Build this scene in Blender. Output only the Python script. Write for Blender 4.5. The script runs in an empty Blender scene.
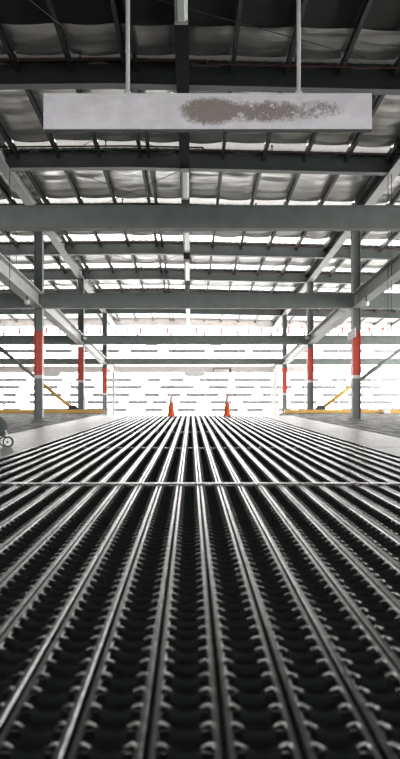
import bpy, math, random
from mathutils import Vector, Matrix
random.seed(7)
SC = bpy.context.scene
COL = SC.collection
F, VX, VY, H = 690.0, 191.0, 395.0, 0.76          # focal length in px, vanishing point, eye height

# ------------------------------------------------------------------ camera
cam_data = bpy.data.cameras.new('camera')
cam = bpy.data.objects.new('camera', cam_data); COL.objects.link(cam)
cam.location = (0, 0, H); cam.rotation_euler = (math.pi/2, 0, 0)
cam_data.sensor_fit = 'VERTICAL'; cam_data.sensor_height = 36
cam_data.lens = 36*F/759
cam_data.shift_x = (200-VX)/759; cam_data.shift_y = (VY-379.5)/759
cam_data.clip_start = 0.05
cam_data.dof.use_dof = True; cam_data.dof.focus_distance = 14; cam_data.dof.aperture_fstop = 2.6
SC.camera = cam

# ------------------------------------------------------------------ world, light, exposure
W = bpy.data.worlds.new('world'); SC.world = W; W.use_nodes = True
bg = W.node_tree.nodes['Background']
bg.inputs['Color'].default_value = (1.0, 0.985, 0.97, 1); bg.inputs['Strength'].default_value = 9.5

def portal(name, loc, rot, sx, sy):
    l = bpy.data.lights.new(name, 'AREA'); l.shape = 'RECTANGLE'; l.size = sx; l.size_y = sy
    l.cycles.is_portal = True
    o = bpy.data.objects.new(name, l); COL.objects.link(o); o.location = loc; o.rotation_euler = rot
    return o
portal('daylight_end', (0, 41.9, 2.2), (-math.pi/2, 0, 0), 28, 6.2)
portal('daylight_rear', (0, -6.3, 3.05), (math.pi/2, 0, 0), 28, 3.9)
portal('daylight_right', (14.3, 25, 2.9), (0, math.pi/2, 0), 5.0, 33)

SC.view_settings.view_transform = 'Standard'; SC.view_settings.look = 'None'
SC.view_settings.exposure = 0.0; SC.view_settings.gamma = 1.0; SC.view_settings.use_curve_mapping = False
try:
    SC.cycles.use_denoising = True
    SC.cycles.max_bounces = 10; SC.cycles.diffuse_bounces = 6; SC.cycles.glossy_bounces = 4
    SC.cycles.transmission_bounces = 6; SC.cycles.sample_clamp_indirect = 6
except Exception:
    pass

# ------------------------------------------------------------------ materials
MATS = {}
def mat(name, color, rough=0.6, metal=0.0, var=0.0, vscale=6.0, bump=0.0, bscale=40.0, spec=0.5, stretch=(1, 1, 1)):
    m = bpy.data.materials.new(name); m.use_nodes = True
    nt = m.node_tree; b = nt.nodes['Principled BSDF']
    b.inputs['Base Color'].default_value = (*color, 1); b.inputs['Roughness'].default_value = rough
    b.inputs['Metallic'].default_value = metal; b.inputs['Specular IOR Level'].default_value = spec
    tc = nt.nodes.new('ShaderNodeTexCoord'); mp = nt.nodes.new('ShaderNodeMapping')
    mp.inputs['Scale'].default_value = stretch
    nt.links.new(tc.outputs['Object'], mp.inputs['Vector'])
    n = nt.nodes.new('ShaderNodeTexNoise'); n.inputs['Scale'].default_value = vscale; n.inputs['Detail'].default_value = 5
    nt.links.new(mp.outputs['Vector'], n.inputs['Vector'])
    r = nt.nodes.new('ShaderNodeValToRGB')
    r.color_ramp.elements[0].position = 0.3; r.color_ramp.elements[1].position = 0.7
    r.color_ramp.elements[0].color = (*[c*(1-var) for c in color], 1)
    r.color_ramp.elements[1].color = (*[min(1, c*(1+var*0.6)) for c in color], 1)
    nt.links.new(n.outputs['Fac'], r.inputs['Fac']); nt.links.new(r.outputs['Color'], b.inputs['Base Color'])
    if bump:
        n2 = nt.nodes.new('ShaderNodeTexNoise'); n2.inputs['Scale'].default_value = bscale; n2.inputs['Detail'].default_value = 4
        nt.links.new(mp.outputs['Vector'], n2.inputs['Vector'])
        bp = nt.nodes.new('ShaderNodeBump'); bp.inputs['Strength'].default_value = bump; bp.inputs['Distance'].default_value = 0.02
        nt.links.new(n2.outputs['Fac'], bp.inputs['Height']); nt.links.new(bp.outputs['Normal'], b.inputs['Normal'])
    MATS[name] = m
    return m

STEEL = mat('painted_steel', (0.19, 0.212, 0.20), 0.5, 0, 0.15, 3)
DARKSTEEL = mat('dark_painted_steel', (0.038, 0.046, 0.044), 0.5, 0, 0.15, 3)
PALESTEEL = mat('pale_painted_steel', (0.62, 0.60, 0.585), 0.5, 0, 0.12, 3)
GALV = mat('galvanised_steel', (0.225, 0.227, 0.225), 0.2, 1.0, 0.22, 14, 0.05, 90)
PLATE = mat('worn_steel_plate', (0.38, 0.38, 0.37), 0.42, 1.0, 0.25, 2.0, 0.10, 12, stretch=(6, 1, 1))
RIB_SHADE = mat('shade_black_steel', (0.005, 0.0062, 0.0058), 0.8, 0, 0.3, 14, spec=0.06)  # near-black colour paints the shade of the plank openings onto the rib middles
MIDGREY = mat('mid_grey_painted_steel', (0.38, 0.39, 0.375), 0.5, 0, 0.15, 3)
TIE = mat('light_grey_painted_steel', (0.58, 0.585, 0.57), 0.5, 0, 0.12, 3)
CONC = mat('dark_concrete', (0.03, 0.031, 0.031), 0.9, 0, 0.3, 2)
PALECONC = mat('pale_concrete', (0.5, 0.5, 0.49), 0.85, 0, 0.2, 2)
CLAD = mat('dark_cladding', (0.022, 0.023, 0.022), 0.7, 0, 0.2, 2)
FOIL = mat('insulation_foil', (0.86, 0.85, 0.83), 0.28, 0.85, 0.3, 1.6, 0.9, 4, stretch=(0.2, 2.4, 1))
RED = mat('red_paint', (0.62, 0.07, 0.035), 0.45, 0, 0.12, 5)
WHITE = mat('white_paint', (0.80, 0.80, 0.79), 0.45, 0, 0.08, 5)
YELLOW = mat('yellow_paint', (0.72, 0.42, 0.09), 0.45, 0, 0.15, 5)
ORANGE = mat('orange_plastic', (0.80, 0.115, 0.02), 0.45, 0, 0.06, 5)
BLACK = mat('black_rubber', (0.015, 0.015, 0.016), 0.6, 0, 0.2, 20)
PIPE = mat('red_brown_pipe', (0.06, 0.022, 0.018), 0.55, 0, 0.3, 8)
ROD = mat('dark_rod', (0.025, 0.026, 0.026), 0.5, 0, 0.2, 8)
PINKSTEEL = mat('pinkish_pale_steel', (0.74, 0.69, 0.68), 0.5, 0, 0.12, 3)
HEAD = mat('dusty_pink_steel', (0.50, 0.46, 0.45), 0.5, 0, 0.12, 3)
PALEROD = mat('pale_rod', (0.70, 0.69, 0.68), 0.45, 0, 0.1, 8)
FABRIC = mat('grey_green_fabric', (0.04, 0.052, 0.048), 0.9, 0, 0.2, 30, 0.3, 200)
SLAT = mat('pale_slat', (0.30, 0.30, 0.31), 0.6, 0, 0.15, 3)
INK = mat('dark_ink', (0.03, 0.03, 0.03), 0.6)
GREYINK = mat('grey_ink', (0.30, 0.31, 0.31), 0.6)
LAMPGLASS = mat('milky_lamp_glass', (0.75, 0.82, 0.78), 0.25, 0, 0.03, 5)

LIT = mat('lit_lamp_tube', (0.8, 0.82, 0.8), 0.3)
LIT.node_tree.nodes['Principled BSDF'].inputs['Emission Color'].default_value = (1, 1, 0.96, 1)
LIT.node_tree.nodes['Principled BSDF'].inputs['Emission Strength'].default_value = 2.0
TRAYM = mat('black_tray_steel', (0.008, 0.011, 0.0105), 0.7, 0, 0.15, 3, spec=0.1)
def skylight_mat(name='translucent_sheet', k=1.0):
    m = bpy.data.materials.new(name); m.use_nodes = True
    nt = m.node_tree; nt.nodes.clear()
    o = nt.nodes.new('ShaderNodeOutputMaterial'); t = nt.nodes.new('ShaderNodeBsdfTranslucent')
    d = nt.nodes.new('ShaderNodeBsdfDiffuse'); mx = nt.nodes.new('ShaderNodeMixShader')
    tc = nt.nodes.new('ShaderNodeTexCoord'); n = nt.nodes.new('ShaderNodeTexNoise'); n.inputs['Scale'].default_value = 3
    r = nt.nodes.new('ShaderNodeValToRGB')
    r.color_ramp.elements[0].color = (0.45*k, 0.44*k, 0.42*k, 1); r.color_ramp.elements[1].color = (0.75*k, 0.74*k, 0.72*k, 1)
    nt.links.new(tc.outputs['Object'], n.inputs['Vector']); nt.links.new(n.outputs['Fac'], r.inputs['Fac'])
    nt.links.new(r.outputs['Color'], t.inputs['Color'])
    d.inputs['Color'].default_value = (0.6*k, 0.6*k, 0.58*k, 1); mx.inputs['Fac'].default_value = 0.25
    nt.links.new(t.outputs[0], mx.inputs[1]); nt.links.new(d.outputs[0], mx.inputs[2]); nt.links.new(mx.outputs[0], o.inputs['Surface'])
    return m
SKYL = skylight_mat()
SKYL_DIMMED = {13: skylight_mat('dimmed_translucent_sheet_near', 0.03), 17: skylight_mat('dimmed_translucent_sheet_mid', 0.16), 21: skylight_mat('dimmed_translucent_sheet_far', 0.25)}  # darkened copies of the sheet: weaker daylight of the near bays put into colour

def grip_floor_mat():
    m = bpy.data.materials.new('knurled_deck'); m.use_nodes = True
    nt = m.node_tree; b = nt.nodes['Principled BSDF']
    b.inputs['Metallic'].default_value = 0.3; b.inputs['Roughness'].default_value = 0.65
    tc = nt.nodes.new('ShaderNodeTexCoord')
    sp = nt.nodes.new('ShaderNodeSeparateXYZ'); nt.links.new(tc.outputs['Object'], sp.inputs[0])
    def m2(op, a, bb):
        n = nt.nodes.new('ShaderNodeMath'); n.operation = op
        for i, v in enumerate((a, bb)):
            if v is None: continue
            if isinstance(v, (int, float)): n.inputs[i].default_value = v
            else: nt.links.new(v, n.inputs[i])
        return n.outputs[0]
    sx = m2('ABSOLUTE', m2('SINE', m2('MULTIPLY', sp.outputs['X'], math.pi/0.1687), None), None)
    sy = m2('ABSOLUTE', m2('SINE', m2('MULTIPLY', sp.outputs['Y'], math.pi/0.3), None), None)
    h = m2('MULTIPLY', sx, sy)
    near = None
    for ys in (14.27, 18.4, 22.55):
        dd = m2('ABSOLUTE', m2('SUBTRACT', sp.outputs['Y'], ys), None)
        near = dd if near is None else m2('MINIMUM', near, dd)
    seam = m2('LESS_THAN', near, 0.13)
    dash = m2('GREATER_THAN', m2('SINE', m2('MULTIPLY', sp.outputs['X'], 7.4), None), -0.35)
    seam = m2('MULTIPLY', seam, dash)
    mpn = nt.nodes.new('ShaderNodeMapping'); mpn.inputs['Scale'].default_value = (5, 0.9, 1)
    nt.links.new(tc.outputs['Object'], mpn.inputs['Vector'])
    nz = nt.nodes.new('ShaderNodeTexNoise'); nz.inputs['Scale'].default_value = 1.0; nz.inputs['Detail'].default_value = 3
    nt.links.new(mpn.outputs['Vector'], nz.inputs['Vector'])
    hc = m2('ADD', m2('ADD', m2('MULTIPLY', h, 0.5), m2('MULTIPLY', m2('SUBTRACT', nz.outputs['Fac'], 0.35), 2.2)), seam)
    r = nt.nodes.new('ShaderNodeValToRGB')
    r.color_ramp.elements[0].position = 0.35; r.color_ramp.elements[0].color = (0.26, 0.26, 0.25, 1)
    r.color_ramp.elements[1].position = 0.75; r.color_ramp.elements[1].color = (0.018, 0.018, 0.018, 1)
    nt.links.new(hc, r.inputs['Fac']); nt.links.new(r.outputs['Color'], b.inputs['Base Color'])
    bp = nt.nodes.new('ShaderNodeBump'); bp.inputs['Strength'].default_value = 0.8; bp.inputs['Distance'].default_value = 0.03
    bp.invert = True
    nt.links.new(h, bp.inputs['Height']); nt.links.new(bp.outputs['Normal'], b.inputs['Normal'])
    return m
GRIP = grip_floor_mat()

def sign_mat():
    # white board with a brown scraped patch along its right half (object space: x along the board, z up)
    m = bpy.data.materials.new('scraped_white_board'); m.use_nodes = True
    nt = m.node_tree; b = nt.nodes['Principled BSDF']; b.inputs['Roughness'].default_value = 0.4
    L = nt.links
    tc = nt.nodes.new('ShaderNodeTexCoord'); sp = nt.nodes.new('ShaderNodeSeparateXYZ'); L.new(tc.outputs['Object'], sp.inputs[0])
    def mth(op, a, bb=None, c=None):
        n = nt.nodes.new('ShaderNodeMath'); n.operation = op
        for i, v in enumerate((a, bb, c)):
            if v is None: continue
            if isinstance(v, (int, float)): n.inputs[i].default_value = v
            else: L.new(v, n.inputs[i])
        return n.outputs[0]
    def noise(s, det=6, sc=(1, 1, 1)):
        mp = nt.nodes.new('ShaderNodeMapping'); mp.inputs['Scale'].default_value = sc
        L.new(tc.outputs['Object'], mp.inputs['Vector'])
        n = nt.nodes.new('ShaderNodeTexNoise'); n.inputs['Scale'].default_value = s; n.inputs['Detail'].default_value = det
        n.inputs['Roughness'].default_value = 0.65
        L.new(mp.outputs['Vector'], n.inputs['Vector']); return n.outputs['Fac']
    def ell(cx, cz, rx, rz, k):
        dx = mth('DIVIDE', mth('SUBTRACT', sp.outputs['X'], cx), rx)
        dz = mth('DIVIDE', mth('SUBTRACT', sp.outputs['Z'], cz), rz)
        r2 = mth('ADD', mth('MULTIPLY', dx, dx), mth('MULTIPLY', dz, dz))
        return mth('MULTIPLY', mth('MAXIMUM', mth('SUBTRACT', 1.0, r2), 0.0), k)
    wob = mth('MULTIPLY', mth('SUBTRACT', noise(9, 6), 0.5), 1.4)
    fine = mth('MULTIPLY', mth('SUBTRACT', noise(30, 6), 0.5), 1.6)
    a1 = ell(0.05, 0.0, 0.42, 0.19, 1.5); a2 = ell(0.65, -0.005, 0.65, 0.15, 1.1); a3 = ell(1.25, 0.02, 0.42, 0.13, 0.62)
    s = mth('MAXIMUM', mth('MAXIMUM', a1, a2), a3)
    gate = mth('MINIMUM', mth('MULTIPLY', s, 6.0), 1.0)
    s = mth('ADD', s, mth('MULTIPLY', gate, mth('ADD', wob, fine)))
    s = mth('MAXIMUM', s, mth('MULTIPLY', ell(-0.045, 0.02, 0.025, 0.16, 1.6), mth('ADD', fine, 1.0)))
    fleck = mth('MULTIPLY', mth('GREATER_THAN', noise(16, 4), 0.60), 0.55)
    s = mth('SUBTRACT', s, fleck)
    r = nt.nodes.new('ShaderNodeValToRGB')
    e = r.color_ramp.elements
    e[0].position = 0.18; e[0].color = (0, 0, 0, 1); e[1].position = 0.8; e[1].color = (0.82, 0.82, 0.82, 1)
    L.new(s, r.inputs['Fac'])
    base = nt.nodes.new('ShaderNodeValToRGB')
    base.color_ramp.elements[0].position = 0.3; base.color_ramp.elements[0].color = (0.62, 0.61, 0.64, 1)
    base.color_ramp.elements[1].position = 0.7; base.color_ramp.elements[1].color = (0.80, 0.785, 0.825, 1)
    L.new(noise(3.5, 6, (1, 1, 1.5)), base.inputs['Fac'])
    mx = nt.nodes.new('ShaderNodeMix'); mx.data_type = 'RGBA'
    L.new(r.outputs['Color'], mx.inputs['Factor']); L.new(base.outputs['Color'], mx.inputs['A'])
    mx.inputs['B'].default_value = (0.15, 0.112, 0.092, 1)
    L.new(mx.outputs['Result'], b.inputs['Base Color'])
    return m
BOARD = sign_mat()

# ------------------------------------------------------------------ mesh helpers
class MB:
    def __init__(self): self.v = []; self.f = []
    def add(self, vs, fs):
        o = len(self.v); self.v += [tuple(v) for v in vs]; self.f += [tuple(i+o for i in f) for f in fs]; return self
    def box(self, x0, x1, y0, y1, z0, z1):
        vs = [(x0,y0,z0),(x1,y0,z0),(x1,y1,z0),(x0,y1,z0),(x0,y0,z1),(x1,y0,z1),(x1,y1,z1),(x0,y1,z1)]
        return self.add(vs, [(0,3,2,1),(4,5,6,7),(0,1,5,4),(1,2,6,5),(2,3,7,6),(3,0,4,7)])
    def prism(self, prof, stations):
        """prof: list of (u,w); stations: list of functions/frames (origin, U, Wv)."""
        n = len(prof); vs = []; fs = []
        for (o, U, Wv) in stations:
            o = Vector(o); U = Vector(U); Wv = Vector(Wv)
            vs += [tuple(o + U*u + Wv*w) for u, w in prof]
        for k in range(len(stations)-1):
            for i in range(n):
                j = (i+1) % n
                fs.append((k*n+i, k*n+j, (k+1)*n+j, (k+1)*n+i))
        fs.append(tuple(range(n-1, -1, -1))); fs.append(tuple((len(stations)-1)*n+i for i in range(n)))
        return self.add(vs, fs)
    def tube(self, pts, r, n=8, closed_r=None):
        pts = [Vector(p) for p in pts]; prof = [(math.cos(2*math.pi*i/n), math.sin(2*math.pi*i/n)) for i in range(n)]
        st = []
        for k, p in enumerate(pts):
            d = (pts[min(k+1, len(pts)-1)] - pts[max(k-1, 0)]).normalized()
            up = Vector((0,0,1)) if abs(d.z) < 0.95 else Vector((0,1,0))
            U = d.cross(up).normalized(); Wv = U.cross(d).normalized()
            rr = r[k] if isinstance(r, (list, tuple)) else r
            st.append((p, U*rr, Wv*rr))
        return self.prism(prof, st)
    def lathe(self, prof, c=(0,0,0), n=24, axis='z'):
        vs = []; fs = []
        for (r, h) in prof:
            for i in range(n):
                a = 2*math.pi*i/n; p = (r*math.cos(a), r*math.sin(a), h)
                if axis == 'y': p = (p[0], p[2], p[1])
                vs.append((c[0]+p[0], c[1]+p[1], c[2]+p[2]))
        for k in range(len(prof)-1):
            for i in range(n):
                j = (i+1) % n; fs.append((k*n+i, k*n+j, (k+1)*n+j, (k+1)*n+i))
        fs.append(tuple(range(n-1, -1, -1))); fs.append(tuple((len(prof)-1)*n+i for i in range(n)))
        return self.add(vs, fs)
    def mesh(self, name, m, smooth=False):
        me = bpy.data.meshes.new(name); me.from_pydata(self.v, [], self.f); me.validate()
        import bmesh
        bm = bmesh.new(); bm.from_mesh(me); bmesh.ops.recalc_face_normals(bm, faces=bm.faces); bm.to_mesh(me); bm.free()
        if m is not None: me.materials.append(m)
        if smooth:
            for p in me.polygons: p.use_smooth = True
        return me
    def build(self, name, m, parent=None, smooth=False, bevel=0.0, loc=None):
        o = bpy.data.objects.new(name, self.mesh(name, m, smooth)); COL.objects.link(o)
        if parent is not None: o.parent = parent
        if loc is not None: o.location = loc
        if bevel:
            b = o.modifiers.new('bevel', 'BEVEL'); b.width = bevel; b.segments = 2; b.limit_method = 'ANGLE'
        return o

def tag(o, label, cat, group=None, kind=None):
    o['label'] = label; o['category'] = cat
    if group: o['group'] = group
    if kind: o['kind'] = kind
    return o
def empty(name, loc=(0,0,0), rz=0.0):
    o = bpy.data.objects.new(name, None); COL.objects.link(o); o.location = loc; o.rotation_euler = (0,0,rz)
    o.empty_display_size = 0.1; return o
def struct(o): o['kind'] = 'structure'; return o
def wx(px, d): return (px-VX)*d/F
def wz(py, d): return H+(VY-py)*d/F
ORD = ['', 'first', 'second', 'third', 'fourth', 'fifth', 'sixth', 'seventh', 'eighth', 'ninth', 'tenth', 'eleventh', 'twelfth',
       'thirteenth', 'fourteenth', 'fifteenth', 'sixteenth', 'seventeenth', 'eighteenth']

# I-section profile, u across, w up (bottom at 0)
def ibeam(width, height, tf=0.022, tw=0.014):
    a, t = width/2, tw/2
    return [(-a,0),(a,0),(a,tf),(t,tf),(t,height-tf),(a,height-tf),(a,height),(-a,height),(-a,height-tf),(-t,height-tf),(-t,tf),(-a,tf)]
def boxprof(width, height):
    a = width/2
    return [(-a,0),(a,0),(a,height),(-a,height)]

# ------------------------------------------------------------------ roof geometry
SL = 0.06
def dz(x): return -0.022*max(0, x+1.5) - 0.008*max(0, -(x+1.5))
def B(x, y): return 7.36 - SL*y + dz(x)               # underside of the roof beams
BAY = [13, 17, 21, 25, 29, 33, 37, 41]                # roof beams in view
XL, XR = -4.585, 4.97                                  # column lines
ROWS = [12.8, 20.8, 28.8, 36.7]
XW = 14.4                                             # half width of the hall

# ------------------------------------------------------------------ structure
struct(MB().box(-XW, XW, -6, 29.4, -0.5, -0.3).build('floor', CONC))
struct(MB().box(-XW, XW, 25.7, 46, -2.2, -2.0).build('floor_lower', PALECONC))
struct(MB().box(-XW, -3.545, -2, 29.4, -0.28, 0.0).build('floor_left', GRIP))
struct(MB().box(3.735, XW, -2, 29.4, -0.28, 0.0).build('floor_right', GRIP))
w = MB(); w.box(-XW, XW, -6.2, -6, 5.0, 8.3); w.box(-XW, XW, -6.2, -6, -0.3, 1.1)
for xx in (-14.2, -9.4, -4.6, 4.97, 9.4, 14.0): w.box(xx, xx+0.2, -6.2, -6, 1.1, 5.0)
struct(w.build('wall_rear', CLAD))
struct(MB().box(-40, 40, -60, -6.2, -0.5, -0.3).build('floor_forecourt', CONC))
w = MB()
w.box(XW, XW+0.15, -6, 8.5, -2, 8); w.box(XW, XW+0.15, 8.5, 46, 5.3, 7.5); w.box(XW, XW+0.15, 8.5, 42, -2, 0.4)
for yy in range(12, 43, 4): w.box(XW, XW+0.15, yy, yy+0.25, 0.4, 5.3)
struct(w.build('wall_right', CLAD))
struct(MB().box(-XW-0.15, -XW, -6, 42, -2, 8).build('wall_left', CLAD))

# insulation foil under the roof sheeting, sagging between purlins, with a strip of translucent sheets before each beam
PUR = [-0.23+1.01*k for k in range(-14, 15)] + [-1.03]
PUR = sorted(PUR)
PLAIN = [x for x in PUR if abs(x+1.03) > 1e-3]
SKY1 = 0.10
def SK(b): return {13: 0.32, 17: 0.6, 21: 0.7}.get(b, 0.95)
def in_sky(y):
    for b in BAY:
        if b-SK(b) < y < b-SKY1: return True
    return False
rnd = random.Random(3)
ph = {}
def foil_z(x, y, cell, bay):
    key = (cell, bay)
    if key not in ph: ph[key] = [rnd.uniform(0, 6.28) for _ in range(4)] + [rnd.uniform(0.02, 0.055)]
    p = ph[key]
    t = (x-PLAIN[0])/1.01 - cell
    hump = math.sin(math.pi*min(1, max(0, t)))
    s = p[4]*hump
    r = 0.016*math.sin(y*9.5+p[0]+1.2*t)+0.009*math.sin(y*15.3+p[1]-2*t)+0.012*math.sin(y*4.1+p[2])+0.004*math.sin(y*23+p[3]+3*t)
    return B(x, y)+0.455-s+r*(0.25+0.75*hump)
YF = 11.75
def build_ceiling():
    ys = []
    y = YF
    edges = sorted([b-SK(b) for b in BAY]+[b-SKY1 for b in BAY])
    while y < 42.2:
        ys.append(round(y, 4)); y += 0.09 if y > 8.5 else 0.5
    ys = sorted(set(ys+edges))
    xs = []
    for c in range(len(PLAIN)-1):
        xs += [PLAIN[c]+1.01*i/8 for i in range(8)]
    xs.append(PLAIN[-1])
    v = []; f = []
    nx = len(xs)
    for y in ys:
        bay = sum(1 for b in BAY if y > b-0.5)
        for i, x in enumerate(xs):
            v.append((x, y, foil_z(x, y, min(i//8, len(PLAIN)-2), bay)))
    for j in range(len(ys)-1):
        if in_sky((ys[j]+ys[j+1])/2): continue
        for i in range(nx-1):
            f.append((j*nx+i, j*nx+i+1, (j+1)*nx+i+1, (j+1)*nx+i))
    m = MB(); m.v = v; m.f = f
    return m.build('ceiling', FOIL, smooth=True)
struct(build_ceiling())
struct(MB().prism([(0,0),(1,0),(1,0.02),(0,0.02)], [((x, -6.2, B(x, -6.2)+0.44), (0, YF+6.2, -SL*(YF+6.2)), (0,0,1)) for x in (-XW, -1.5, XW)]).build('ceiling_dark_lining', CLAD))
# opaque roof sheeting above the foil (real roof, with openings where the translucent sheets lie)
m = MB()
yy = -6.2
for b in BAY:
    m.prism([(0,0),(1,0),(1,0.03),(0,0.03)], [((-XW-0.2, yy, B(-XW, yy)+0.60), (0, b-SK(b)-yy, -SL*(b-SK(b)-yy)), (0,0,1)),
                                              ((-1.5, yy, B(-1.5, yy)+0.60), (0, b-SK(b)-yy, -SL*(b-SK(b)-yy)), (0,0,1)),
                                              ((XW+0.2, yy, B(XW, yy)+0.60), (0, b-SK(b)-yy, -SL*(b-SK(b)-yy)), (0,0,1))])
    yy = b-SKY1
m.prism([(0,0),(1,0),(1,0.03),(0,0.03)], [((-XW-0.2, yy, B(-XW, yy)+0.60), (0, 1.2, -SL*1.2), (0,0,1)), ((-1.5, yy, B(-1.5, yy)+0.60), (0, 1.2, -SL*1.2), (0,0,1)), ((XW+0.2, yy, B(XW, yy)+0.60), (0, 1.2, -SL*1.2), (0,0,1))])
struct(m.build('ceiling_roof_sheet', CLAD))
nwin = 0
for b in BAY:
    for c in range(len(PLAIN)-1):
        x0, x1 = PLAIN[c]+0.02, PLAIN[c+1]-0.02
        half = 0.55*b
        if x1 < -half*0.62-1.2 or x0 > half*0.62+1.2: continue
        nwin += 1
        m = MB()
        vs = []; fs = []
        for j in range(2):
            y = b-SK(b)-0.02 if j == 0 else b-SKY1+0.02
            for i in range(9):                        # shallow corrugated sheet
                x = x0+(x1-x0)*i/8; vs.append((x, y, B(x, y)+0.475+(0.015 if i % 2 else 0)))
        for i in range(8): fs.append((i, i+1, 10+i, 9+i))
        struct(m.add(vs, fs).build('window_%d' % nwin, SKYL_DIMMED.get(b, SKYL)))

# ------------------------------------------------------------------ far end wall
YE = 41.5
end = empty('wall_far', (0, YE, 0)); struct(end)
rs = random.Random(11)
slm = MB()
for k in range(6):
    z = wz(372.6+7.5*(k+1)-0.3, YE)
    x = -14.2
    while x < 14.2:
        L = rs.uniform(0.7, 2.3); slm.box(x, min(14.3, x+L), -0.02, 0.02, z-0.1, z+0.1); x += L+rs.uniform(0.25, 1.1)
z = wz(351, YE); x = -14.2
while x < 14.2:
    L = rs.uniform(1.2, 2.4); slm.box(x, min(14.3, x+L), -0.02, 0.02, z-0.1, z+0.1); x += L+rs.uniform(0.2, 0.7)
slm.build('slat_rows', SLAT, end)
k0 = wx(171, YE); step = wx(204.4, YE)-k0
for k in range(-7, 8):
    x = k0+step*k
    MB().box(x-0.04, x+0.04, -0.09, -0.03, -2.0, 4.6).build('mullion', PALESTEEL, end)
MB().box(-14.3, 14.3, -0.12, 0.1, -2.0, -0.55).build('upstand', PALECONC, end)
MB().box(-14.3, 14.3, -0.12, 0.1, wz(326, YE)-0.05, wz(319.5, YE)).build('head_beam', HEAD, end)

# ------------------------------------------------------------------ roof purlins (one long rail each)
for i, x in enumerate(PUR):
    m = MB()
    for (y0, y1) in ((-6, 41.2),):
        m.prism([(-0.035,0),(0.035,0),(0.035,0.015),(-0.015,0.015),(-0.015,0.125),(0.035,0.125),(0.035,0.14),(-0.035,0.14)],
                [((x, y0, B(x, y0)+0.27), (1,0,0), (0,0,1)), ((x, y1, B(x, y1)+0.27), (1,0,0), (0,0,1))])
    o = m.build('purlin', DARKSTEEL)
    lefts = sorted([q for q in PUR if q < -0.35], reverse=True); rights = sorted([q for q in PUR if q > 0.0])
    if x in lefts and lefts.index(x) < 17: lab = 'dark steel purlin under the roof foil, %s left of the central cable tray' % ORD[lefts.index(x)+1]
    elif x in rights and rights.index(x) < 17: lab = 'dark steel purlin under the roof foil, %s right of the central cable tray' % ORD[rights.index(x)+1]
    else: lab = 'dark steel purlin directly above the central cable tray'
    tag(o, lab, 'purlin', 'roof purlins', 'thing')

# ------------------------------------------------------------------ roof beams across the hall
PLACE = ['just above the hanging white board', 'just below the hanging white board', 'hidden behind the nearest crossbeam',
         'first behind the nearest crossbeam', 'second behind the nearest crossbeam', 'first behind the middle crossbeam',
         'second behind the middle crossbeam', 'pale and farthest at the bright end wall']
for b, pl in zip([5, 9]+BAY, ['overhead, second in front of the hanging white board', 'overhead, first in front of the hanging white board']+PLACE):
    if b < 13: continue
    m = MB(); st = []
    for x in (-XW, -1.5, XW):
        st.append(((x, b, B(x, b)), (0,1,0), (0,0,1)))
    m.prism(ibeam(0.24, 0.45), st)
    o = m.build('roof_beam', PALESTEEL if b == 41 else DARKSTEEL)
    tag(o, 'dark steel roof beam across the hall, %s' % pl, 'beam', 'roof beams', 'thing')
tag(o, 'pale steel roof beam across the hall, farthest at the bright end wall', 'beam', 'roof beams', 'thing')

# girders along the hall over the column lines
for X, side in ((XL, 'left'), (XR, 'right')):
    m = MB()
    m.prism(ibeam(0.26, 0.46, 0.025, 0.02), [((X, -5.9, B(X, -5.9)-0.01), (1,0,0), (0,0,1)), ((X, 41.3, B(X, 41.3)-0.01), (1,0,0), (0,0,1))])
    o = m.build('roof_girder', MIDGREY)
    tag(o, 'long grey steel girder under the roof along the %s column line' % side, 'girder', 'roof girders', 'thing')

# ------------------------------------------------------------------ crossbeams on the column rows
CB = [(228, 205), (308, 293), (344.2, 335), (364.4, 358.4)]
NAMES = ['nearest and widest, below the hanging white board', 'second from the camera, on the nearest red banded columns',
         'third from the camera, on the second red banded columns', 'fourth from the camera, on the farthest red banded columns']
CBZ = []
for d, (yb, yt), nm in zip(ROWS, CB, NAMES):
    z0, z1 = wz(yb, d-0.13), wz(yt, d-0.13); CBZ.append((z0, z1))
    m = MB()
    m.prism(ibeam(0.26, z1-z0, 0.03, 0.2), [((-XW+0.02, d, z0), (0,1,0), (0,0,1)), ((XW-0.02, d, z0), (0,1,0), (0,0,1))])
    o = m.build('crossbeam', STEEL, bevel=0.006)
    tag(o, 'grey steel crossbeam spanning the hall, %s' % nm, 'beam', 'crossbeams', 'thing')
z0, z1 = wz(372.4, YE-0.4), wz(366, YE-0.4); CBZ.append((z0, z1))
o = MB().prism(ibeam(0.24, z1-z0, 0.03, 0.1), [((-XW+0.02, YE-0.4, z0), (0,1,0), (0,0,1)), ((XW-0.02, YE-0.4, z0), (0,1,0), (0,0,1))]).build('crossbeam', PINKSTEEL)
tag(o, 'pale pinkish crossbeam against the bright end wall, above the traffic cones', 'beam', 'crossbeams', 'thing')

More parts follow.
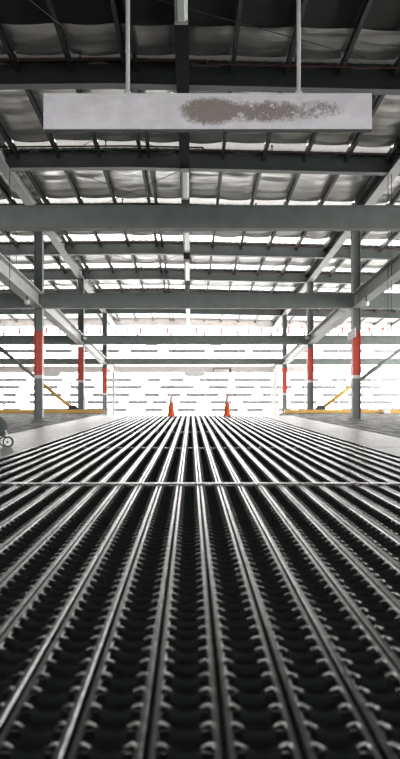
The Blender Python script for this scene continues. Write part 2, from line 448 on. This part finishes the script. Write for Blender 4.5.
# longitudinal tie beams along the column lines
YS = [-5.8]+ROWS+[YE-0.4]
for X, side in ((XL, 'left'), (XR, 'right')):
    for k in range(len(YS)-1):
        y0, y1 = YS[k]+0.14, YS[k+1]-0.14
        if k == 0:
            za, zb = CBZ[0][0]+SL*(ROWS[0]-YS[0]), CBZ[0][0]; ha = hb = CBZ[0][1]-CBZ[0][0]
            continue
        za, zb = CBZ[k-1][0]+0.0, CBZ[k][0]; ha, hb = CBZ[k-1][1]-za, CBZ[k][1]-zb
        m = MB(); n0 = ibeam(0.28, ha, 0.03, 0.03); n1 = ibeam(0.28, hb, 0.03, 0.03)
        vs = [(X+u, y0, za+w_) for u, w_ in n0]+[(X+u, y1, zb+w_) for u, w_ in n1]
        n = len(n0); fs = [(i, (i+1) % n, n+(i+1) % n, n+i) for i in range(n)]+[tuple(range(n-1,-1,-1)), tuple(range(n, 2*n))]
        o = m.add(vs, fs).build('tie_beam', TIE)
        where = ['', 'from the nearest crossbeam to the nearest red banded column', 'between the first and second red banded columns',
                 'between the second and third red banded columns', 'from the third red banded column to the end wall'][k]
        tag(o, 'light grey %s beam running lengthwise %s' % (side, where), 'beam', 'lengthwise tie beams', 'thing')

# ------------------------------------------------------------------ columns
def column(X, d, lab, base=0.0, bands=None):
    c = empty('column', (X, d, base))
    top = B(X, d)-0.012-base
    wf = 0.25
    def sec(z0, z1):
        m = MB(); a = wf/2
        prof = [(-a,-a),(-a+0.02,-a),(-a+0.02,-0.012),(a-0.02,-0.012),(a-0.02,-a),(a,-a),(a,a),(a-0.02,a),(a-0.02,0.012),(-a+0.02,0.012),(-a+0.02,a),(-a,a)]
        return m.prism(prof, [((0,0,z0), (1,0,0), (0,1,0)), ((0,0,z1), (1,0,0), (0,1,0))])
    if bands:
        w0, w1, r1 = [b-base for b in bands]
        sec(0.03, w0).build('shaft', STEEL, c)
        o = sec(w0, w1).build('painted_band', WHITE, c); o['label'] = 'white painted band'
        o = sec(w1, r1).build('painted_band', RED, c); o['label'] = 'red painted band'
        sec(r1, top).build('upper_shaft', STEEL, c)
    else:
        sec(0.03, top).build('shaft', STEEL, c)
    bp = MB().box(-0.2, 0.2, -0.2, 0.2, 0, 0.03)
    bp.build('base_plate', STEEL, c)
    for sx in (-1, 1):
        for sy in (-1, 1):
            MB().lathe([(0.018,0),(0.018,0.035),(0.01,0.05)], (sx*0.165, sy*0.165, 0.03), 8).build('bolt', GALV, c)
    tag(c, lab, 'column', 'red banded steel columns' if bands else 'steel columns', 'thing')
    return c
column(XL, ROWS[1], 'nearest left grey steel column with tall red band', 0, (1.26, 1.36, 2.69))
column(XR, ROWS[1], 'nearest right grey steel column with red band and small white sign', 0, (1.26, 1.36, 2.69))
column(XL, ROWS[2], 'second left grey steel column with red band, beside yellow brace foot', 0, (1.28, 1.38, 2.72))
column(XR, ROWS[2], 'second right grey steel column with red band, beside yellow brace foot', 0, (1.28, 1.38, 2.72))
column(XL, ROWS[3], 'farthest left steel column with faded red band near the end wall', -1.99, (0.76, 0.86, 2.2))
column(XR, ROWS[3], 'farthest right steel column with faded red band near the end wall', -1.99, (0.76, 0.86, 2.2))
for X, s in ((wx(113.5, YE-0.6), 'left'), (wx(275, YE-0.6), 'right')):
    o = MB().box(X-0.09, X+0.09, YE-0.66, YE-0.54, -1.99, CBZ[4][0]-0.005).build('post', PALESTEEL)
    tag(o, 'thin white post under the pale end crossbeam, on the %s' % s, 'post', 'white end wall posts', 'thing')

# ------------------------------------------------------------------ deck planks
PW = 0.1687; GAP = 0.011
RIB = 0.0955
def plank_mesh(L):
    m = MB(); a = (PW-GAP)/2
    fl = 0.0165                                        # flange width
    # flanges with a turned-down outer edge and a rolled inner lip
    for s in (-1, 1):
        prof = [(a, -0.045), (a, -0.005), (a-0.004, 0.0), (a-fl, 0.001), (a-fl-0.004, -0.004), (a-fl-0.004, -0.008), (a-0.008, -0.007), (a-0.006, -0.045)]
        prof = [(s*u, w_) for u, w_ in prof]
        m.prism(prof, [((0, 0, 0), (1,0,0), (0,0,1)), ((0, L, 0), (1,0,0), (0,0,1))])
    # ribs: raised rounded ends beside the flanges, dipping to a sunk middle
    n = int(L/RIB); off = (L-(n-1)*RIB)/2
    us = [-0.0672, -0.062, -0.056, -0.050, -0.036, -0.015, 0.015, 0.036, 0.050, 0.056, 0.062, 0.0672]
    zs = [-0.003, 0.003, 0.005, 0.004, -0.002, -0.012, -0.012, -0.002, 0.004, 0.005, 0.003, -0.003]
    wd = [0.026, 0.024, 0.022, 0.020, 0.013, 0.007, 0.007, 0.013, 0.020, 0.022, 0.024, 0.026]
    for k in range(n):
        y = off+k*RIB
        vs = []; fs = []
        for u, zz, ww in zip(us, zs, wd):
            for t in (-1, -0.6, 0, 0.6, 1):
                vs.append((u, y+t*ww, zz-0.006*t*t*ww/0.02))
            vs.append((u, y+ww*0.9, zz-0.024)); vs.append((u, y-ww*0.9, zz-0.024))
        q = 7
        for i in range(len(us)-1):
            for j in range(q):
                j2 = (j+1) % q
                fs.append((i*q+j, i*q+j2, (i+1)*q+j2, (i+1)*q+j))
        fs.append(tuple(range(q-1,-1,-1))); fs.append(tuple((len(us)-1)*q+i for i in range(q)))
        m.add(vs, fs)
    # end plates
    m.box(-a+0.001, a-0.001, 0.0, 0.012, -0.045, -0.002); m.box(-a+0.001, a-0.001, L-0.012, L, -0.045, -0.002)
    me = m.mesh('deck_plank', GALV); me.materials.append(RIB_SHADE)
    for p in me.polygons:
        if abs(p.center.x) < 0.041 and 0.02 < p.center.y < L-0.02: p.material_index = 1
        if p.normal.z > 0.3 and abs(p.center.x) < 0.0665: p.use_smooth = True
    return me
SEAM = [0.55, 5.87, 9.99, 14.27, 18.4, 22.55, 25.6]
ROWNAME = ['nearest row', 'second row', 'third row', 'fourth row', 'fifth row', 'last row before cones']
X0 = 0.071
for r in range(6):
    L = SEAM[r+1]-SEAM[r]-0.022
    me = plank_mesh(L)
    ks = range(-13, 16)
    for k in ks:
        xc = X0+PW*(k-0.5)
        o = bpy.data.objects.new('deck_plank', me); COL.objects.link(o)
        o.location = (xc, SEAM[r]+0.011, 0)
        if k == 0: lab = 'ribbed steel deck plank down the middle, %s' % ROWNAME[r]
        else: lab = 'ribbed steel deck plank %s %s of the middle one, %s' % (ORD[abs(k)], 'left' if k < 0 else 'right', ROWNAME[r])
        tag(o, lab, 'deck plank', 'ribbed steel deck planks')
# bearers the planks rest on, and the pale strip laid over the first joint
for i, y in enumerate(SEAM):
    o = MB().box(-3.53, 3.72, y-0.06, y+0.06, -0.3, -0.047).build('bearer', DARKSTEEL)
    tag(o, 'dark steel bearer under the %s plank joint from the camera' % ORD[i+1], 'bearer', 'deck bearers', 'thing')
o = MB().prism([(-0.03,0.003),(0.03,0.003),(0.026,0.012),(-0.026,0.012)], [((-2.29, 5.87, 0), (0,1,0), (0,0,1)), ((2.6, 5.87, 0), (0,1,0), (0,0,1))]).build('cross_strip', GALV)
tag(o, 'pale steel strip laid across the nearest plank joint', 'cover strip')

# smooth plates either side of the planks
for (x0, x1, side) in ((-3.53, -2.30, 'left'), (2.61, 3.72, 'right')):
    for r in range(0, 6):
        o = MB().box(x0+0.008, x1-0.008, SEAM[r]+0.035, SEAM[r+1]-0.035, -0.045, -0.002).build('deck_plate', PLATE, bevel=0.003)
        tag(o, 'smooth worn steel plate %s of the ribbed planks, beside their %s' % (side, ROWNAME[r]), 'deck plate', 'smooth deck plates')

# ------------------------------------------------------------------ hanging board
D = 8.0
bx0, bx1 = wx(43.3, D), wx(372, D); bz0, bz1 = wz(129.3, D), wz(93, D)
cx, cz = (bx0+bx1)/2, (bz0+bz1)/2
hb = empty('hanging_board', (cx, D+0.03, cz))
hw, hh = (bx1-bx0)/2, (bz1-bz0)/2
MB().box(-hw, hw, -0.03, 0.03, -hh, hh).build('board', BOARD, hb, bevel=0.004)
MB().box(-hw+0.01, hw-0.35, -0.038, -0.03, hh-0.035, hh-0.027).build('edge_lip', WHITE, hb)
m = MB(); m.box(-hw, hw, -0.034, 0.034, -hh-0.012, -hh+0.001); m.build('bottom_rail', DARKSTEEL, hb)
for px in (127.5, 299):
    x = wx(px, D)-cx
    top = B(x+cx, D)+0.42-cz
    rod = MB().tube([(x, 0, hh-0.02), (x, 0, top)], 0.024, 12).build('rod', PALEROD, hb, smooth=True)
    MB().lathe([(0.045,0),(0.045,0.02),(0.03,0.035)], (x, 0, hh), 12).build('collar', PALEROD, rod)
tag(hb, 'long white hanging board with brown scraped patch, hung on two rods', 'hanging board')

# ------------------------------------------------------------------ central cable tray with batten lights
tx = lambda y: wx(186.2, 1)*0+(-0.15)
ty0, ty1 = -5, 41
def tz(y): return 7.36-SL*y-0.19
tray = MB().prism([(-0.115,0),(0.115,0),(0.115,0.15),(0.105,0.15),(0.105,0.012),(-0.105,0.012),(-0.105,0.15),(-0.115,0.15)],
                  [((-0.15, ty0, tz(ty0)), (1,0,0), (0,0,1)), ((-0.15, ty1, tz(ty1)), (1,0,0), (0,0,1))]).build('cable_tray', TRAYM)
tag(tray, 'dark straight cable tray hung along the middle of the roof', 'cable tray')
LN = [(8.6, 10.6, 'cut off by the top edge of the photo'), (16.5, 18.4, 'just below the hanging white board'),
      (21.4, 23.7, 'just behind the nearest crossbeam'), (24.8, 28.0, 'just above the second crossbeam'), (33.6, 40.5, 'farthest, below the second crossbeam')]
for y0, y1, nm in LN:
    t = empty('batten_light', (-0.15, y0, tz(y0)-0.002))
    L = y1-y0
    ang = math.atan(-SL); t.rotation_euler = (ang, 0, 0)
    MB().prism([(-0.10,0),(0.10,0),(0.085,-0.05),(-0.085,-0.05)], [((0,0.03,0),(1,0,0),(0,0,1)), ((0,L-0.03,0),(1,0,0),(0,0,1))]).build('housing', WHITE, t)
    MB().prism([(-0.07,-0.05),(0.07,-0.05),(0.05,-0.085),(-0.05,-0.085)], [((0,0.06,0),(1,0,0),(0,0,1)), ((0,L-0.06,0),(1,0,0),(0,0,1))]).build('diffuser', LAMPGLASS, t)
    for yy in (0.0, L-0.03):
        MB().box(-0.105, 0.105, yy, yy+0.03, -0.09, 0.0).build('end_cap', PALESTEEL, t)
    tag(t, 'white batten light under the cable tray, %s' % nm, 'batten light', 'batten lights')
o = MB().box(-0.26, -0.04, 24.0, 24.6, tz(24)-0.24, tz(24)-0.03).build('junction_box', BLACK, bevel=0.01)
tag(o, 'black junction box under the cable tray between two batten lights', 'junction box')

# ------------------------------------------------------------------ sprinkler pipes, one per bay
for i, b in enumerate([12.45]+[q-0.8 for q in BAY[1:-1]]):
    m = MB(); r = 0.02; jog = 0.28
    zz = lambda x: B(x, b)+0.22
    t = empty('sprinkler_pipe', (0, b, 0))
    m.tube([(-XW+0.3, 0, zz(-XW+0.3)), (-1.5, 0, zz(-1.5)), (jog, 0, zz(jog))], r, 8)
    m.tube([(jog, 0, zz(jog)), (jog, 0, zz(jog)-0.055)], r*1.3, 8)
    m.tube([(jog, 0, zz(jog)-0.055), (XW-0.3, 0, zz(XW-0.3)-0.055)], r, 8)
    m.build('pipe', PIPE, t)
    for x in (-7.6, -4.9, -2.0, 1.9, 4.8, 7.7):
        z = zz(x)-(0.055 if x > jog else 0)
        h = MB().tube([(x, 0, z), (x, 0, z+0.1)], 0.013, 6); h.lathe([(0.014,0),(0.03,0.012),(0.03,0.02),(0.01,0.05)], (x,0,z+0.1), 8)
        h.build('sprinkler_head', PIPE, t)
    tag(t, 'thin red-brown sprinkler pipe across the roof, %s from the camera' % ORD[i+1], 'pipe', 'sprinkler pipes')
t = empty('sprinkler_main', (0, 40.0, 0))
zp = wz(333.5, 40)
MB().tube([(-14, 0, zp), (14, 0, zp)], 0.03, 8).build('pipe', PIPE, t)
for k in range(-14, 15):
    x = k*0.78+0.2+(0.12 if k % 3 == 0 else 0)
    MB().tube([(x, 0, zp), (x, 0, wz(327.5, 40))], 0.055, 6).build('riser', RED, t)
tag(t, 'farthest sprinkler pipe with a row of short red risers at end wall', 'pipe')

# ------------------------------------------------------------------ bracing rods in the roof
rods = []
def rod(p, q, lab, r=0.007):
    m = MB().tube([p, q], r, 6)
    o = m.build('bracing_rod', ROD); tag(o, lab, 'bracing rod', 'roof bracing rods')
def rp(px, py, b=6.8):
    d = F*b/(436.4-py); return (wx(px, d), d, H+(VY-py)*d/F)
rod(rp(20, -8), rp(74, 36), 'thin dark bracing rod slanting down at the upper left corner')
rod(rp(146, -3), rp(366, 58), 'thin dark bracing rod slanting across the roof right of the cable tray')
for i, b in enumerate(BAY[:5]):
    if i == 0: continue
    nm = ['above the hanging white board', 'behind the hanging white board', 'above the nearest crossbeam', 'first below the nearest crossbeam', 'second below the nearest crossbeam'][i]
    zt = lambda x, y: B(x, y)+0.2
    rod((-3.1, b-3.4, zt(-3.1, b-3.4)), (-0.35, b-0.3, zt(-0.35, b-0.3)), 'thin roof bracing rod slanting towards the cable tray, %s' % nm)
    rod((-0.35, b-3.4, zt(-0.35, b-3.4)-0.03), (-3.1, b-0.3, zt(-3.1, b-0.3)-0.03), 'thin roof bracing rod slanting away from the cable tray, %s' % nm)

# thin drop cables on both sides
for px, y, s in ((388, 17.0, 'first of the pair right of the right columns'), (391.5, 17.0, 'second of the pair right of the right columns'), (9.5, 17.0, 'by the left edge of the frame'), (16.5, 21.0, 'close beside the left tie beam')):
    x = wx(px, y)
    o = MB().tube([(x, y, B(x, y)+0.005), (x, y, wz(335 if px > 100 else 300, y))], 0.008, 6).build('drop_cable', ROD)
    tag(o, 'thin dark cable dropping from the roof, %s' % s, 'cable', 'drop cables')

# ------------------------------------------------------------------ small lamps on the beams
def lamp(px, py, d, top, lab):
    x, z = wx(px, d), wz(py, d)
    t = empty('bulkhead_lamp', (x, d, z))
    MB().lathe([(0.015,0.07),(0.075,0.065),(0.08,0.02)], (0,0,0), 16).build('housing', WHITE, t, smooth=True)
    MB().lathe([(0.075,0.02),(0.08,-0.01),(0.065,-0.045),(0.03,-0.065)], (0,0,0), 16).build('lens', LAMPGLASS, t, smooth=True)
    if top > z: MB().tube([(0,0,0.065), (0,0,top-z+0.004)], 0.02, 8).build('stem', ROD, t)
    tag(t, lab, 'lamp', 'small round lamps')
def tie_z(k, d): 
    a = (d-ROWS[k-1])/(ROWS[k]-ROWS[k-1]); return CBZ[k-1][0]*(1-a)+CBZ[k][0]*a
lamp(27, 302.5, 18.9, tie_z(1, 18.9), 'small round lamp under the left tie beam by the nearest left column')
lamp(366.3, 304, 18.9, tie_z(1, 18.9), 'small round lamp under the right tie beam by the nearest right column')
lamp(84.6, 338.5, 28.59, 0, 'small round lamp on the third crossbeam by the second left column')
lamp(306.8, 338, 28.59, 0, 'small round lamp on the third crossbeam by the second right column')
lamp(143, 372.8, 40.9, CBZ[4][0], 'small lamp under the pale end crossbeam, left of the middle')
lamp(249, 372.8, 40.9, CBZ[4][0], 'small lamp under the pale end crossbeam, right of the arrow sign')
# pairs of strip lights under the third crossbeam
for px0, px1, s in ((145, 157, 'left of the cable tray'), (210, 222, 'right of the cable tray'), (69, 82, 'beside the second left column')):
    x0, x1 = wx(px0, 28.5), wx(px1, 28.5); z = CBZ[2][0]
    t = empty('strip_light', ((x0+x1)/2, 28.75, z-0.002)); L = (x1-x0)/2
    MB().box(-L, L, -0.06, 0.06, -0.04, 0).build('housing', WHITE, t)
    MB().prism([(-0.05,-0.04),(0.05,-0.04),(0.03,-0.08),(-0.03,-0.08)], [((-L+0.02,0,0),(0,1,0),(0,0,1)), ((L-0.02,0,0),(0,1,0),(0,0,1))]).build('diffuser', LIT, t)
    tag(t, 'white strip light under the third crossbeam, %s' % s, 'strip light', 'strip lights')

# ------------------------------------------------------------------ end wall gussets, tie rods, arrow sign
yg = YE-0.62
for px, nm in ((50, 'left'), (194.5, 'middle'), (342, 'right')):
    x = wx(px, yg); zt = CBZ[4][0]-0.004
    t = empty('gusset_brace', (x, yg+0.06, zt))
    hw = 10.5*yg/F
    MB().prism([(-hw, 0), (hw, 0), (hw*0.9, -0.2), (hw*0.5, -0.26), (-hw*0.5, -0.26), (-hw*0.9, -0.2)], [((0,-0.02,0),(1,0,0),(0,0,1)), ((0,0.02,0),(1,0,0),(0,0,1))]).build('gusset_plate', TIE, t)
    for s in (-1, 1):
        MB().tube([(s*hw*0.85, 0, -0.18), (s*3.95, 0, -2.85)], 0.035, 6).build('tie_rod', STEEL, t)
    tag(t, 'grey gusset plate with two slanting tie rods, %s of the end wall' % nm, 'brace', 'end wall braces')
xs, zs_ = wx(222.2, 40.9), wz(370.6, 40.9)
t = empty('arrow_sign', (xs, 40.92, zs_))
MB().box(-0.54, 0.54, 0, 0.05, -0.125, 0.125).build('backing', INK, t, bevel=0.004)
MB().box(-0.49, 0.40, -0.006, 0.0, -0.08, 0.085).build('face', WHITE, t)
MB().add([(0.27,-0.012,0.085),(0.27,-0.012,-0.085),(0.44,-0.012,0.0),(0.27,-0.002,0.085),(0.27,-0.002,-0.085),(0.44,-0.002,0)], [(0,1,2),(5,4,3),(0,3,4,1),(1,4,5,2),(2,5,3,0)]).build('arrow_head', WHITE, t)
m = MB()
for q in range(6): m.box(-0.42+q*0.09, -0.37+q*0.09, -0.009, -0.006, -0.012+0.01*(q % 2), 0.022+0.008*(q % 3))
m.build('worn_lettering', GREYINK, t)
tag(t, 'small white sign with black border and arrow on the end crossbeam', 'sign')

# sign on the nearest right column
y0, y1 = 19.65, 20.62; xsg = 4.69
t = empty('column_sign', (xsg, (y0+y1)/2, 2.53))
hl = (y1-y0)/2
t.rotation_euler = (math.radians(-3.0), 0, 0)
MB().box(-0.012, 0.012, -hl, hl, -0.125, 0.125).build('panel', WHITE, t)
m = MB()
for row, zc in ((0, 0.05), (1, -0.05)):
    for q in range(4):
        yc = -hl+0.16+q*0.21
        m.box(-0.015, -0.012, yc-0.05, yc-0.02, zc-0.032, zc+0.032); m.box(-0.015, -0.012, yc+0.015, yc+0.04, zc-0.032, zc+0.02)
m.build('faded_lettering', GREYINK, t)
MB().box(0.012, 0.16, hl-0.06, hl+0.02, -0.03, 0.03).build('bracket', STEEL, t)
tag(t, 'small white sign with faded grey lettering on the nearest right column', 'sign')

# ------------------------------------------------------------------ yellow rails and braces
yk = 28.45
for x0, x1, s in ((-12.0, wx(104.8, yk), 'left'), (wx(284.5, yk), 13.0, 'right')):
    t = empty('crash_rail', ((x0+x1)/2, yk, 0)); hl = (x1-x0)/2
    m = MB().prism([(-0.05,0.008),(0.05,0.008),(0.06,0.022),(0.06,0.14),(0.045,0.155),(-0.045,0.155),(-0.06,0.14),(-0.06,0.022)], [((-hl,0,0),(0,1,0),(0,0,1)), ((hl,0,0),(0,1,0),(0,0,1))])
    m.build('rail', YELLOW, t)
    n = 8
    for q in range(n):
        x = -hl+0.2+q*(2*hl-0.4)/(n-1)
        MB().box(x-0.06, x+0.06, -0.1, 0.1, 0, 0.008).build('foot', DARKSTEEL, t)
    tag(t, 'long yellow crash rail on the deck edge, %s of the cones' % s, 'crash rail', 'yellow crash rails')
for (fx, fz, ux, uz, s) in ((wx(73, 29), 0.16, wx(-6, 29), wz(343, 29), 'left'), (wx(320.5, 29), 0.16, wx(407, 29), wz(345, 29), 'right')):
    t = empty('diagonal_brace', (fx, 29.0, 0))
    v = Vector((ux-fx, 0, uz-fz)); k = (1.22-fz)/v.z
    p0 = Vector((0,0,fz)); p1 = p0+v*k; p2 = p0+v
    o = MB().tube([p0+v*0.01, p1], 0.075, 12).build('lower_tube', YELLOW, t, smooth=True); o['label'] = 'yellow lower half of the tube'
    MB().tube([p1-v*0.005, p2], 0.078, 12).build('upper_tube', STEEL, t, smooth=True)
    m = MB(); sg = 1 if fx > 0 else -1
    m.prism([(-0.26,0),(0.24,0),(0.2,0.2),(0.08,0.34),(-0.1,0.34),(-0.24,0.16)], [((0,-0.1,0),(sg,0,0),(0,0,1)), ((0,0.1,0),(sg,0,0),(0,0,1))])
    m.build('foot_block', DARKSTEEL, t, bevel=0.01)
    tag(t, 'yellow and grey diagonal brace rising outwards behind the nearest %s column' % s, 'brace', 'diagonal braces')
o = MB().prism([(-0.14,0.0),(0.14,0.0),(0.15,0.04),(0.13,0.16),(-0.1,0.17),(-0.15,0.05)], [((wx(386.8, 28.1), 28.05, 0), (1,0,0), (0,0,1)), ((wx(386.8, 28.1), 28.3, 0), (1,0,0), (0,0,1))]).build('sandbag', WHITE, bevel=0.03)
tag(o, 'small white sandbag in front of the right yellow crash rail', 'sandbag')

# ------------------------------------------------------------------ traffic cones
def cone(x, y, h, lab, sleeve=True):
    t = empty('traffic_cone', (x, y, 0))
    s = h/0.66
    m = MB(); a = 0.135*s
    m.prism([(-a,-a+0.03),(-a+0.03,-a),(a-0.03,-a),(a,-a+0.03),(a,a-0.03),(a-0.03,a),(-a+0.03,a),(-a,a-0.03)], [((0,0,0.0),(1,0,0),(0,1,0)), ((0,0,0.035),(1,0,0),(0,1,0))])
    m.build('base', ORANGE, t)
    MB().lathe([(0.12*s,0.035),(0.112*s,0.06),(0.07*s,0.43*s)], (0,0,0), 24).build('cone_body', ORANGE, t, smooth=True)
    o = MB().lathe([(0.072*s,0.43*s),(0.05*s,0.57*s)], (0,0,0), 24).build('reflective_sleeve', WHITE, t, smooth=True); o['label'] = 'white sleeve'
    MB().lathe([(0.048*s,0.57*s),(0.032*s,0.65*s),(0.022*s,0.66*s)], (0,0,0), 24).build('tip', ORANGE, t, smooth=True)
    tag(t, lab, 'traffic cone', 'orange traffic cones')
cone(wx(171.2, 25.1), 25.1, 0.74, 'left orange traffic cone with white sleeve at end of deck')
cone(wx(227.2, 25.1), 25.1, 0.74, 'right orange traffic cone with white sleeve at end of deck')
t = empty('marker_post', (wx(84.2, 29.15), 29.2, 0))
MB().lathe([(0.13,0),(0.13,0.03),(0.05,0.06)], (0,0,0), 16).build('base', BLACK, t)
MB().lathe([(0.06,0.05),(0.055,0.42)], (0,0,0), 16).build('lower_sleeve', RED, t); MB().lathe([(0.056,0.42),(0.055,0.5)], (0,0,0), 16).build('white_sleeve', WHITE, t)
MB().lathe([(0.055,0.5),(0.05,0.66),(0.02,0.69)], (0,0,0), 16).build('upper_sleeve', RED, t)
tag(t, 'small red and white marker post behind the second left column', 'marker post')

# ------------------------------------------------------------------ stroller cut off by the left edge
st = empty('stroller', (-2.66, 10.1, -0.002))
def wheel(x, y, r, parent):
    tyre = MB().lathe([(r-0.024,-0.024),(r-0.004,-0.026),(r,-0.012),(r,0.012),(r-0.004,0.026),(r-0.024,0.024)], (x, y, r), 28, 'y').build('wheel', BLACK, parent, smooth=False)
    hub = MB().lathe([(0.012,-0.034),(r-0.026,-0.029),(r-0.02,-0.02),(r-0.02,0.02),(r-0.026,0.029),(0.012,0.034)], (x, y, r), 28, 'y').build('hub_disc', WHITE, tyre)
    m = MB()
    m.lathe([(0.016,-0.039),(0.016,0.039)], (x, y, r), 12, 'y')
    for q in range(5):
        a = q*2*math.pi/5+0.3
        m.lathe([(0.006,-0.036),(0.006,0.036)], (x+0.04*math.cos(a), y, r+0.04*math.sin(a)), 8, 'y')
    m.build('hub_bolts', BLACK, tyre)
wheel(0.0, -0.06, 0.08, st); wheel(-0.085, 0.06, 0.08, st)
wheel(-0.75, -0.25, 0.1, st); wheel(-0.75, 0.25, 0.1, st)
MB().tube([(-0.04,-0.06,0.08),(-0.04,0.06,0.08)], 0.008, 8).build('axle', GALV, st)
MB().tube([(-0.04,0,0.08),(-0.035,0,0.17),(-0.05,0,0.24)], 0.014, 10).build('caster_fork', PALEROD, st, smooth=True)
for s in (-1, 1):
    MB().tube([(-0.05,0,0.23),(-0.1,s*0.12,0.28),(-0.45,s*0.24,0.42),(-0.85,s*0.25,0.75),(-1.0,s*0.25,1.0)], 0.012, 10).build('frame_tube', PALEROD, st, smooth=True)
    MB().tube([(-0.75,s*0.25,0.1),(-0.6,s*0.25,0.3),(-0.45,s*0.24,0.42)], 0.012, 10).build('frame_tube', PALEROD, st, smooth=True)
MB().tube([(-1.0,-0.25,1.0),(-1.02,0,1.01),(-1.0,0.25,1.0)], 0.015, 10).build('handle', BLACK, st, smooth=True)
def blob(prof, y0, y1, name, mt):
    m = MB(); n = len(prof); c = [sum(p[0] for p in prof)/n, sum(p[1] for p in prof)/n]
    stn = []
    for t_, sc in ((0,0.72),(0.12,0.93),(0.3,1.0),(0.7,1.0),(0.88,0.93),(1,0.72)):
        y = y0+(y1-y0)*t_
        stn.append([(c[0]+(p[0]-c[0])*sc, y, c[1]+(p[1]-c[1])*sc) for p in prof])
    vs = [p for s_ in stn for p in s_]; fs = []
    for k in range(len(stn)-1):
        for i in range(n):
            j = (i+1) % n; fs.append((k*n+i, k*n+j, (k+1)*n+j, (k+1)*n+i))
    fs.append(tuple(range(n-1,-1,-1))); fs.append(tuple((len(stn)-1)*n+i for i in range(n)))
    return m.add(vs, fs).build(name, mt, st, smooth=True)
blob([(-0.06,0.2),(-0.05,0.28),(-0.07,0.35),(-0.13,0.43),(-0.22,0.48),(-0.5,0.5),(-0.6,0.3),(-0.5,0.17),(-0.2,0.15),(-0.1,0.16)], -0.2, 0.2, 'foot_cover', FABRIC)
blob([(-0.4,0.5),(-0.36,0.62),(-0.6,0.68),(-0.72,1.0),(-0.82,1.02),(-0.72,0.62),(-0.62,0.46)], -0.21, 0.21, 'seat', FABRIC)
blob([(-0.45,0.95),(-0.5,1.08),(-0.62,1.16),(-0.8,1.14),(-0.9,1.02),(-0.82,0.98),(-0.72,1.05),(-0.6,1.06)], -0.23, 0.23, 'hood', FABRIC)
tag(st, 'grey fabric stroller with twin white front wheels, cut off at left', 'stroller')
